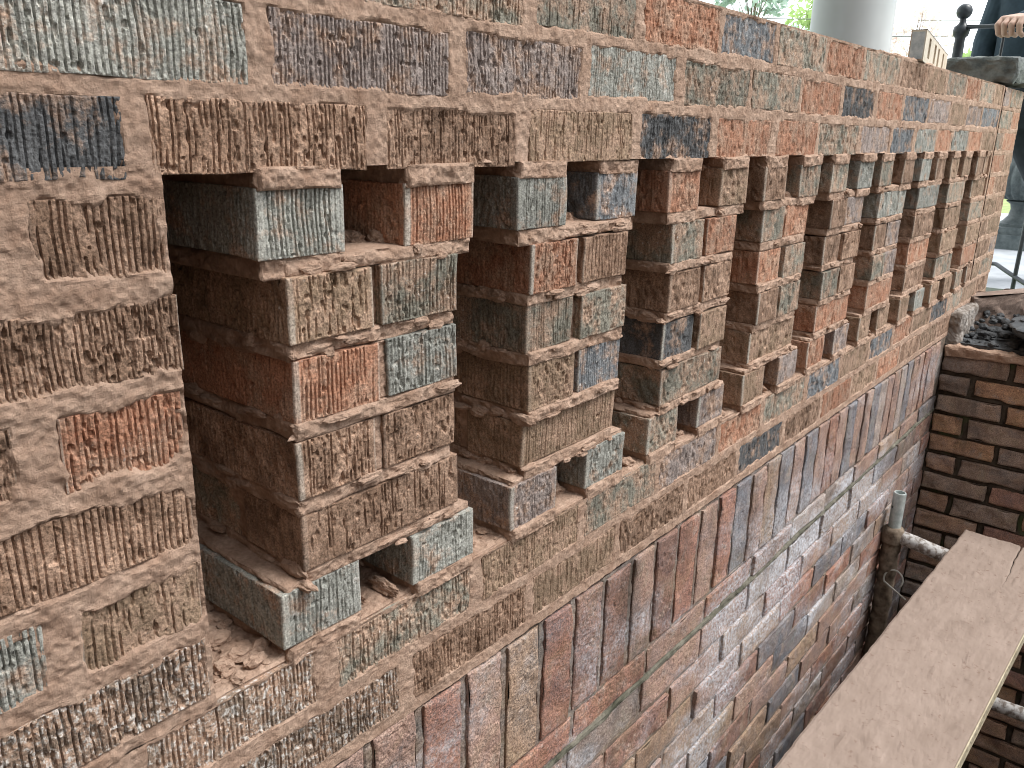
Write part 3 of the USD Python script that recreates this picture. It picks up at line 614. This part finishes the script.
# ================================================================ things at the far end of the wall
# spirit level lying on the wall
LV = np.array([24.25 * C, -.12 * C, 8.93 * C])
th = math.radians(9)
lx, ly = np.array([math.cos(th), math.sin(th), 0]), np.array([-math.sin(th), math.cos(th), 0])
def lev(p): p = np.asarray(p); return LV + p[..., :1] * lx + p[..., 1:2] * ly + p[..., 2:] * np.array([0, 0, 1.])
LW = plain('level_pale_wood', (.48, .41, .31), (.62, .55, .45), rough=.5, scale=25.)
LD = plain('level_dark_binding', (.12, .10, .08), (.2, .17, .13), rough=.4)
LG = plain('level_end_steel', (.34, .41, .45), (.58, .64, .66), rough=.5, metal=.3, scale=60.)
VIAL = plain('level_vial', (.10, .11, .16), (.14, .16, .24), rough=.15)
lv = thing('spirit_level', 'pale wooden spirit level with dark vial windows lying along the top of the wall', 'spirit level', LV)
LH, LT, LL = .068, .034, .70
body = man(trimesh.creation.box((LL, LT, LH))).translate((LL / 2, LT / 2, LH / 2))
wins = [.09, .25, .36, .52]
for w_ in wins: body = body - m3.Manifold.cube((.05 if w_ != .34 else .03, .022, .046)).translate((w_, -.004, .013)) - m3.Manifold.cube((.035, .016, .042)).translate((w_, LT - .008, .013))
mm = body.to_mesh(); bm = trimesh.Trimesh(lev(mm.vert_properties[:, :3]), mm.tri_verts, process=False)
obj('body', bm, LW, lv)
for w_ in wins: obj('vial', trimesh.Trimesh(*(lambda b_: (lev(b_.vertices), b_.faces))(box((w_ + .003, .012, .017), (w_ + .02, .0178, .051))), process=False), VIAL, lv)
for z0_, z1_ in ((-.0015, 0), (LH, LH + .0015)): b_ = box((0, -.0006, z0_), (LL, LT + .0006, z1_)); obj('binding', trimesh.Trimesh(lev(b_.vertices), b_.faces, process=False), LD, lv)
b_ = box((-.003, .003, .004), (.0, LT - .003, LH - .004)); obj('end_plate', trimesh.Trimesh(lev(b_.vertices), b_.faces, process=False), LG, lv)
# mortar left on the wall top
mt = [gridbox((20.5 * C, .02 * C, 8.82 * C), (26.2 * C, 2.4 * C, 8.97 * C), 'ftl', 'mortar', 301, r=.006, wob=.003, k=2.)]
tag(obj('mortar_smear', cat_(mt), MORTAR), 'thin bed of brown mortar spread on the wall top under the spirit level', 'mortar')
# coping stone on the end pier
STONE = plain('dark_wet_stone', (.045, .055, .055), (.15, .165, .155), rough=.55, scale=22., bump=.004, bscale=60.)
cs = gridbox((39.1 * C, -.3 * C, 9.04 * C), (44.2 * C, 2.75 * C, 10.2 * C), 'flt', 'stone', 404, r=.012, wob=.008, k=1.6)
tag(obj('coping_stone', cs, STONE), 'dark grey rough stone coping slab capping the far end of the brick wall', 'coping stone')
# rough block under the far end of the sill
GREYB = plain('rough_grey_block', (.13, .105, .085), (.33, .30, .275), rough=.95, scale=35., bump=.004, bscale=90.)
rb = gridbox(((CORN + .25) * C, -.5 * C, -2.6 * C), ((CORN + 3.6) * C, .35 * C, -1.06 * C), 'flt', 'mortar', 406, r=.01, wob=.008, k=1.5)
tag(obj('rough_stone_block', rb, GREYB), 'rough grey mortar-smeared stone in the corner under the end of the parapet', 'stone')
kb = gridbox((0, 0, 0), (1.15, .07, .16), 'flk', 'stone', 408, r=.012, wob=.008, k=6., hi_cell=.01)
d_ = np.array([.74, -.67, 0]); n_ = np.array([.67, .74, 0])
kv = np.asarray(kb.vertices); kb.vertices = np.array([(CORN + 4.2) * C, .0, GZ]) + kv[:, :1] * d_ + kv[:, 1:2] * n_ + kv[:, 2:] * np.array([0, 0, 1.]) + kv[:, :1] * np.array([0, 0, .07])
KERB = plain('brown_kerb_stone', (.17, .12, .095), (.29, .215, .175), rough=.9, scale=25., bump=.003)
tag(obj('edging_stone', kb, KERB), 'brown-grey edging stone slanting up behind the black rubble at the corner', 'edging stone')
BLK = plain('black_rubble', (.016, .017, .019), (.07, .075, .08), rough=.7, scale=60., bump=.003)
hp, rh = [], random.Random(61)
for q in range(420):
    yy, xx_ = rh.uniform(-9.5, -.5), rh.uniform(.6, 8.5)
    s = rh.uniform(.007, .02)
    hp.append(lump(((CORN + xx_) * C, yy * C, GZ + .03 + .012 * xx_ * (1 if xx_ < 5 else .6) + rh.uniform(0, .015)), (s, s * rh.uniform(.7, 1.2), s * .7), q, 1, .5))
hp.append(gridbox(((CORN + .4) * C, -10 * C, GZ - .05), ((CORN + 8.4) * C, -.5 * C, GZ + .045), 't', 'mortar', 62, wob=.006, k=3.))
tag(obj('black_rubble', cat_(hp), BLK), 'loose black gravel heaped behind the top of the low return wall', 'gravel', kind='stuff')
BAG = plain('black_rubber', (.03, .034, .038), (.075, .08, .085), rough=.45, scale=20., bump=.001)
bagv = lump((0, 0, 0), (.30, .2, .045), 71, 4, .18)
rim = tube([(.30 * math.cos(t), .2 * math.sin(t), -.012 + .006 * math.sin(3 * t)) for t in np.linspace(0, 2 * math.pi, 60)], .014, 10)
tag(obj('rubber_mat', cat_([bagv, rim]).apply_translation(((CORN + 3.4) * C, -5.0 * C, GZ + .105)), BAG, smooth=50), 'rounded black rubber lid lying on the black gravel at the right edge', 'rubber lid')

# iron railing with a ball finial, the hand rail and its bars
IRON = plain('painted_iron', (.022, .028, .034), (.045, .055, .065), rough=.38, scale=30., bump=.0004)
def ray(px, py, d): return CAM + d * (FWD + RIGHT * (px - 512) / FPX - UP * (py - 384) / FPX)
DP = 3.45
B0 = ray(964.5, 11.5, DP)
rl = thing('iron_railing', 'black iron railing post with ball finial and thin handrail behind the stone coping', 'railing', (B0[0], B0[1], GZ))
obj('ball_finial', trimesh.creation.icosphere(subdivisions=4, radius=.031).apply_translation(B0), IRON, rl, smooth=True)
h0 = B0[2] - GZ
obj('post', lathe([(0, 0), (.05, 0), (.05, .02), (.024, .035), (.0205, h0 - .14), (.0195, h0 - .105), (.030, h0 - .092), (.033, h0 - .075), (.030, h0 - .06), (.018, h0 - .05), (.012, h0 - .04), (.012, h0 - .02), (0, h0 - .02)], (B0[0], B0[1], GZ), 28), IRON, rl, smooth=40)
R0 = ray(966, 27, DP); R1 = ray(1012, 25.5, 3.28); R2 = R1 + (R1 - R0) / np.linalg.norm(R1 - R0) * .9
obj('hand_rail', tube([R0, R1, R2], .0085, 12), IRON, rl, smooth=True)
RB = R0 - np.array([0, 0, .17]); RB2 = R2 - np.array([0, 0, .17]); obj('lower_rail', tube([RB, RB2], .007, 8), IRON, rl, smooth=True)
for q in range(9):
    p_ = R0 + (R2 - R0) * (.16 + q * .1); obj('baluster', tube([p_, p_ - np.array([0, 0, .17])], .0055, 8), IRON, rl, smooth=True)
obj('post', tube([R2 + [0, 0, .03], [R2[0], R2[1], GZ]], .018, 14), IRON, rl, smooth=True)
br = [ray(986, 263, 3.75), ray(996, 264, 3.7), ray(1006, 271, 3.62), ray(1024, 283, 3.5), ray(1050, 300, 3.35)]
cu = thing('curved_iron_rail', 'low bent black iron rod with an upright standing in front of the urn', 'iron rod', (br[0][0], br[0][1], GZ))
pb = np.array(br); tt = np.linspace(0, 4, 30); pbs = np.stack([np.interp(tt, range(5), pb[:, i]) for i in range(3)], -1)
obj('rod', tube(pbs, .009, 12), IRON, cu, smooth=True)
u0 = ray(1015, 276, 3.56); obj('upright', tube([[u0[0], u0[1], GZ], u0, u0 + [.01, .0, .30]], .009, 12), IRON, cu, smooth=True)

# cast iron urn on a pedestal
UB = ray(1013, 245, 5.5); US = 1.25
URN = plain('urn_iron', (.05, .065, .068), (.11, .13, .13), rough=.5, scale=25., bump=.001)
ug = GZ + .035
ub = np.array([UB[0], UB[1], ug])
n_ur = len(list(stage.Traverse()))
ur = thing('fluted_urn', 'dark cast iron urn with fluted bowl on a square pedestal beyond the wall end', 'urn', ub)
s_ub = ub; ub = np.zeros(3)
def us(m): m.vertices = np.asarray(m.vertices) * US + s_ub; return m
obj('plinth', us(cat_([box(ub + [-.15, -.15, 0], ub + [.15, .15, .075]), box(ub + [-.125, -.125, .0755], ub + [.125, .125, .11])])), URN, ur)
obj('stem', us(lathe([(0, .11), (.085, .11), (.088, .125), (.07, .14), (.05, .165), (.044, .2), (.05, .225), (.072, .24), (.06, .25), (0, .25)], ub, 36)), URN, ur, smooth=45)
th_ = np.linspace(0, 2 * np.pi, 97)[:-1]
pr = [(.05, .245), (.10, .255), (.145, .285), (.17, .33), (.176, .37), (.165, .41), (.155, .44)]
Vb = np.array([[(r_ * (1 + .10 * abs(math.sin(12 * t))) if i not in (0, 6) else r_) * math.cos(t), (r_ * (1 + .10 * abs(math.sin(12 * t))) if i not in (0, 6) else r_) * math.sin(t), z_] for i, (r_, z_) in enumerate(pr) for t in th_])
Fb = []
for i in range(len(pr) - 1):
    for j in range(96): a, b = i * 96 + j, i * 96 + (j + 1) % 96; Fb += [[a, b, b + 96], [a, b + 96, a + 96]]
obj('fluted_bowl', us(trimesh.Trimesh(Vb, Fb, process=False)), URN, ur, smooth=40)
obj('neck', us(lathe([(.12, .30), (.12, .43), (.155, .437), (.15, .47), (.142, .52), (.15, .57), (.185, .615), (.20, .625), (.20, .642), (.18, .645), (.13, .60), (0, .60)], ub, 48)), URN, ur, smooth=45)

# white porch column
CW = plain('white_painted_column', (.50, .545, .56), (.57, .61, .62), rough=.45, scale=3., bump=.0002)
PCx = ray(852, 20, 2.72); PC = np.array([PCx[0], PCx[1], GZ + .035])
pc = thing('porch_column', 'smooth white round porch column rising behind the brick wall', 'column', PC)
obj('base', cat_([box(PC + [-.2, -.2, 0], PC + [.2, .2, .06]), lathe([(0, .06), (.19, .06), (.195, .085), (.17, .11), (.15, .13), (0, .13)], PC, 48)]), CW, pc, smooth=40)
obj('shaft', lathe([(0, .13), (.134, .13), (.131, .9), (.125, 1.7), (.115, 2.45), (0, 2.45)], PC, 64), CW, pc, smooth=40)
obj('capital', cat_([lathe([(0, 2.45), (.13, 2.45), (.16, 2.5), (0, 2.5)], PC, 48), box(PC + [-.17, -.17, 2.5], PC + [.17, .17, 2.55])]), CW, pc, smooth=40)
PLANKS = plain('unseen_ceiling_paint', (.5, .52, .52), (.58, .6, .6), rough=.6)
pr_ = thing('porch_roof', 'unseen porch roof over the white column, placed to shade the wall', 'roof', PC + [0, 0, 2.55])  # roof out of view, placed to shade the wall from above
obj('beam', box((-1.75, PC[1] - .12, PC[2] + 2.55), (PC[0] + .9, PC[1] + .12, PC[2] + 2.799)), PLANKS, pr_)
obj('ceiling', box((-1.75, -.35, PC[2] + 2.8), (PC[0] + .95, 3.6, PC[2] + 2.9)), PLANKS, pr_)
HB = mat_('unseen_house_brick', {'g': ('geometry', {}), 'sx': ('separate_xyz', {}), 'cx': ('combine_xyz', {}), 'b': ('brick_texture', {'color1': (.09, .06, .05), 'color2': (.14, .09, .07), 'mortar': (.16, .13, .1), 'scale': 1., 'brick_width': .225, 'row_height': .075, 'mortar_size': .006}), 'p': ('principled_bsdf', {'roughness': .9})},
    [('g.position', 'sx.vector'), ('sx.y', 'cx.x'), ('sx.z', 'cx.y'), ('cx.vector', 'b.vector'), ('b.color', 'p.base_color')])
ho = thing('brick_house', 'unseen brick house wall out of view at left, cutting side light on the parapet', 'house', (-1.8, -2, -1.6))  # wall out of view at left, placed to darken the column sides
obj('wall', box((-2.1, -9, -1.6), (-1.76, 6, 6.4)), HB, ho)

# ================================================================ the person holding the rail
SKIN = plain('skin', (.42, .27, .21), (.52, .35, .27), rough=.5, scale=40., bump=.0004)
CLOTH = plain('dark_blue_fleece', (.016, .032, .046), (.032, .055, .075), rough=.9, scale=14., bump=.002, bscale=40.)
TROU = plain('black_trousers', (.012, .017, .022), (.025, .032, .04), rough=.9, scale=14., bump=.002)
HAIR = plain('dark_hair', (.03, .02, .015), (.05, .035, .025), rough=.7)
SHOE = plain('dark_shoe', (.02, .02, .02), (.04, .04, .04), rough=.6)
def ball(p, r): return m3.Manifold.sphere(r, 20).translate(tuple(float(v) for v in p))
def bone(a, ra, b, rb): return m3.Manifold.batch_hull([ball(a, ra), ball(b, rb)])
def flesh(ms, ln=.02, it=8):
    t = ms[0]
    for q in ms[1:]: t = t + q
    t = t.refine_to_length(ln).to_mesh(); t = trimesh.Trimesh(t.vert_properties[:, :3], t.tri_verts, process=True)
    trimesh.smoothing.filter_taubin(t, iterations=it); return t
HG = ray(1014, 27, 3.27)                                  # where the hand grips
fl = GZ + .035
pelvis = np.array(ray(1045, 60, 3.8)); pelvis[2] = fl + .93
LEGO = RIGHT * .34 + np.array([0, 0, 0.])
face = (HG - pelvis); face[2] = 0; face /= np.linalg.norm(face); left = np.cross([0, 0, 1.], face)
def B(f_, l_, z_): return np.array([pelvis[0], pelvis[1], fl]) + face * f_ + left * l_ + np.array([0, 0, z_])
pe = thing('person', 'person in dark blue top and black trousers gripping the iron handrail at right edge', 'person', (pelvis[0], pelvis[1], fl))
sgn = 1 if np.dot(left, RIGHT) < 0 else -1                # the side nearer the picture
torso = [m3.Manifold.batch_hull([ball(B(-.02, .1, .98), .12), ball(B(-.02, -.1, .98), .12), ball(B(0, .1, 1.15), .115), ball(B(0, -.1, 1.15), .115)]),
         m3.Manifold.batch_hull([ball(B(0, .1, 1.15), .115), ball(B(0, -.1, 1.15), .115), ball(B(.0, .14, 1.40) , .10), ball(B(0, -.14, 1.40) , .10)]),
         m3.Manifold.batch_hull([ball(B(0, .14, 1.40), .095), ball(B(0, -.14, 1.40), .095), ball(B(0, 0, 1.49), .07)])]
sh1, sh2 = B(0, -.19, 1.42), B(0, .19, 1.42)
if np.dot(sh1 - sh2, RIGHT) < 0: sh1, sh2 = sh2, sh1
sgn = -1 if np.dot(left, RIGHT) > 0 else 1; sgn = -sgn
wr = HG + RIGHT * .055 + FWD * .065 + np.array([0, 0, .045])
el1 = wr + RIGHT * .20 + FWD * .10 + np.array([0, 0, .06])
el2 = B(-.04, -sgn * .27, 1.13); wr2 = B(.08, -sgn * .26, .88)
torso += [bone(sh1, .075, el1, .058), bone(el1, .058, wr - (wr - el1) * .12, .043), bone(sh2, .075, el2, .058), bone(el2, .056, wr2, .042)]
obj('fleece', flesh(torso, .025), CLOTH, pe, smooth=True)
legs = [m3.Manifold.batch_hull([ball(B(-.02, .09, .95), .115), ball(B(-.02, -.09, .95), .115), ball(B(-.01, .09, .82), .10), ball(B(-.01, -.09, .82), .10)])]
for s2 in (1, -1): legs += [bone(B(-.01, s2 * .09, .86), .10, B(.03, s2 * .11, .48) + LEGO * .7, .068), bone(B(.03, s2 * .11, .48) + LEGO * .7, .068, B(-.01, s2 * .12, .09) + LEGO, .052)]
obj('trousers', flesh(legs, .025), TROU, pe, smooth=True)
for s2 in (1, -1): obj('shoe', flesh([m3.Manifold.batch_hull([ball(B(-.04, s2 * .12, .045) + LEGO, .042), ball(B(.13, s2 * .13, .035) + LEGO, .036), ball(B(.05, s2 * .125, .05) + LEGO, .045)])], .015), SHOE, pe, smooth=True)
# head
hc = B(.03, 0, 1.64)
hd = [m3.Manifold.sphere(1, 32).scale((.076, .092, .108)).translate((0, 0, 0)), m3.Manifold.sphere(1, 24).scale((.056, .06, .06)).translate((0, .035, -.065)),
      bone((0, -.01, -.06), .052, (0, -.03, -.2), .056), m3.Manifold.batch_hull([ball((0, .088, .005), .009), ball((0, .108, -.022), .013), ball((.01, .09, -.028), .01), ball((-.01, .09, -.028), .01)]),
      ball((.078, -.005, -.01), .02).scale((1, 1, 1)), ball((-.078, -.005, -.01), .02), bone((-.02, .088, -.052), .007, (.02, .088, -.052), .007)]
hm = flesh(hd, .012, 4); hv = np.asarray(hm.vertices)
hm.vertices = hc + hv[:, :1] * left + hv[:, 1:2] * face + hv[:, 2:] * np.array([0, 0, 1.])
hands = []
# hand closed over the rail
rd = (R1 - R0) / np.linalg.norm(R1 - R0); up = np.array([0, 0, 1.]); out = face - rd * face.dot(rd); out[2] = 0; out /= np.linalg.norm(out)
palm = [m3.Manifold.batch_hull([ball(HG + rd * (-.034) - out * .02 + up * .022, .013), ball(HG + rd * .034 - out * .02 + up * .020, .013), ball(HG + rd * -.036 + out * .012 + up * .024, .011), ball(HG + rd * .036 + out * .012 + up * .021, .011), ball(wr, .026)])]
for q, (o_, ln) in enumerate(((-.036, .95), (-.012, 1.05), (.012, 1.0), (.035, .82))):
    a = HG + rd * o_ + out * .012 + up * .023; b_ = HG + rd * (o_ * 1.03) + out * .034 * ln + up * .006; c_ = HG + rd * o_ + out * .024 * ln - up * .022 * ln; d2 = HG + rd * o_ + out * .002 - up * .026
    palm += [bone(a, .0108, b_, .0095), bone(b_, .0095, c_, .0088), bone(c_, .0086, d2, .0078)]
tb = HG + rd * -.045 - out * .03 + up * .005
palm += [bone(HG - out * .04 + up * .018 + rd * -.02, .015, tb, .0125), bone(tb, .0125, HG + rd * -.05 - out * .006 - up * .015, .0105), bone(HG + rd * -.05 - out * .006 - up * .015, .0105, HG + rd * -.042 + out * .014 - up * .02, .009)]
hand = flesh(palm, .004, 5); hand.vertices = HG + (np.asarray(hand.vertices) - HG) * 1.2
f2 = [bone(wr2, .028, wr2 + face * .02 - up * .08, .034)]
for q in range(4): a = wr2 + face * (.045 - q * .021) - up * .085; f2 += [bone(a, .0105, a - up * .04 + face * .01, .0095), bone(a - up * .04 + face * .01, .0095, a - up * .068 + face * .0, .008)]
f2 += [bone(wr2 + face * .03 - up * .03, .014, wr2 + face * .065 - up * .07, .011), bone(wr2 + face * .065 - up * .07, .011, wr2 + face * .06 - up * .1, .009)]
hd_ = obj('head', hm, SKIN, pe, smooth=True); obj('hand', hand, SKIN, pe, smooth=True); obj('hand', flesh(f2, .005, 5), SKIN, pe, smooth=True)
hr = m3.Manifold.sphere(1, 32).scale((.084, .098, .112)).translate((0, -.012, .014)) - m3.Manifold.cube((.3, .3, .3), True).translate((0, .16, -.085)) - m3.Manifold.cube((.4, .4, .2), True).translate((0, 0, -.15))
mm = hr.refine_to_length(.015).to_mesh(); hv = mm.vert_properties[:, :3]
obj('hair', trimesh.Trimesh(hc + hv[:, :1] * left + hv[:, 1:2] * face + hv[:, 2:] * up, mm.tri_verts, process=False), HAIR, hd_, smooth=True)

# ================================================================ background: trees, a pink house front, wires
BARK = plain('bark', (.10, .08, .06), (.2, .165, .13), rough=1., scale=20., bump=.01, bscale=40.)
def leaf_look(name, a, b):
    return mat_(name, {'o': ('geometry', {}), 'r': ('rgb_ramp', {'ramp': [(0., a), (1., b)]}), 'p': ('principled_bsdf', {'roughness': .6, 'specular_ior_level': .3}), 't': ('translucent_bsdf', {}), 'm': ('mix_closure', {'fac': .4})},
                [('o.random_per_island', 'r.fac'), ('r.color', 'p.base_color'), ('r.color', 't.color'), ('p.BSDF', 'm.closure1'), ('t.BSDF', 'm.closure2')], surface='m.closure')
LGR = leaf_look('hazed_green_leaves', (.38, .52, .22), (.66, .76, .48))  # leaf colours lightened to imitate overexposure and haze on the far trees
LBG = leaf_look('hazed_blue_green_leaves', (.45, .56, .52), (.68, .76, .72))
LPK = leaf_look('hazed_pink_blossom_leaves', (.76, .66, .65), (.88, .83, .82))
def tree(name, base, h, rad, look, label, n, seed_, leaf=.14, low=.35, limb=.45):
    r = np.random.default_rng(seed_); base = np.array(base, float)
    t = thing(name, label, 'tree', base)
    tr = [tube([base, base + [.1, 0, h * .3], base + [0, .15, h * .6], base + [.1, .1, h * .92]], [rad * .09 * limb, rad * .065 * limb, rad * .04 * limb, .015], 9)]
    cl = []
    for q in range(34):
        a = r.uniform(0, 2 * np.pi); f_ = r.uniform(low, 1.); rr_ = rad * math.sin(math.pi * min(1, (f_ - low) / (1 - low) * .85 + .12)) * r.uniform(.45, 1.)
        e = base + [rr_ * math.cos(a), rr_ * math.sin(a), h * f_]; s0 = base + [.05, .05, h * max(.25, f_ - .25)]
        tr.append(tube([s0, (s0 + e) / 2 + [0, 0, .12], e], [rad * .03 * limb, rad * .018 * limb, .006], 6)); cl.append((e, rad * r.uniform(.2, .42)))
    obj('trunk', cat_(tr), BARK, t)
    per = n // len(cl); V = []
    for e, s in cl:
        p_ = r.normal(size=(per, 3)); p_ *= (r.uniform(.15, 1., (per, 1)) ** .5) / np.linalg.norm(p_, axis=1, keepdims=True)
        V.append(e + p_ * s * [1, 1, .8])
    Pp = np.concatenate(V); k_ = len(Pp)
    d1 = r.normal(size=(k_, 3)); d1 /= np.linalg.norm(d1, axis=1, keepdims=True); d2_ = np.cross(d1, r.normal(size=(k_, 3))); d2_ /= np.linalg.norm(d2_, axis=1, keepdims=True)
    L_ = leaf * r.uniform(.6, 1.3, (k_, 1)); vv = np.stack([Pp - d1 * L_, Pp + d2_ * L_ * .45, Pp + d1 * L_, Pp - d2_ * L_ * .45], 1).reshape(-1, 3)
    i4 = np.arange(k_)[:, None] * 4; ff = np.concatenate([i4 + [0, 1, 2], i4 + [0, 2, 3]])
    obj('crown', trimesh.Trimesh(vv, ff, process=False), look, t)
def at(px, d): p_ = ray(px, 140, d); p_[2] = GZ; return p_
tree('broadleaf_tree', at(742, 30), 6.9, 2.0, LBG, 'pale blue-green tree seen left of the white porch column', 3400, 1, .15, low=.12)
tree('broadleaf_tree', at(800, 40), 7.0, 2.2, LGR, 'light green tree just left of the white porch column, farther off', 2000, 2, .18, low=.15)
tree('blossom_tree', at(903, 26), 4.6, 1.1, LPK, 'pale pink blossoming tree between the porch column and the railing post', 900, 3, .10)
tree('broadleaf_tree', at(972, 17), 2.75, .8, LGR, 'bright yellow-green bush-like tree between the railing post and the person', 1300, 4, .09, low=.2)
tree('broadleaf_tree', at(1050, 24), 6., 2.0, LGR, 'green tree behind the person at the right edge', 2000, 5, .15)
WIREB = plain('overhead_wire', (.12, .13, .14), (.15, .16, .17), rough=.6)
for q, (y0_, y1_, d0, d1) in enumerate(((13.5, 18, 13., 14.), (34, 31, 13., 14.))):
    a, b = ray(560, y0_, d0), ray(1200, y1_, d1)
    l_ = [a + (b - a) * t - np.array([0, 0, .25 * t * (1 - t)]) for t in np.linspace(0, 1, 24)]
    tag(obj('overhead_wire', tube(l_, .008, 6), WIREB, smooth=True), ['upper thin overhead wire crossing the sky behind the column', 'lower thin overhead wire crossing the sky behind the column'][q], 'wire')
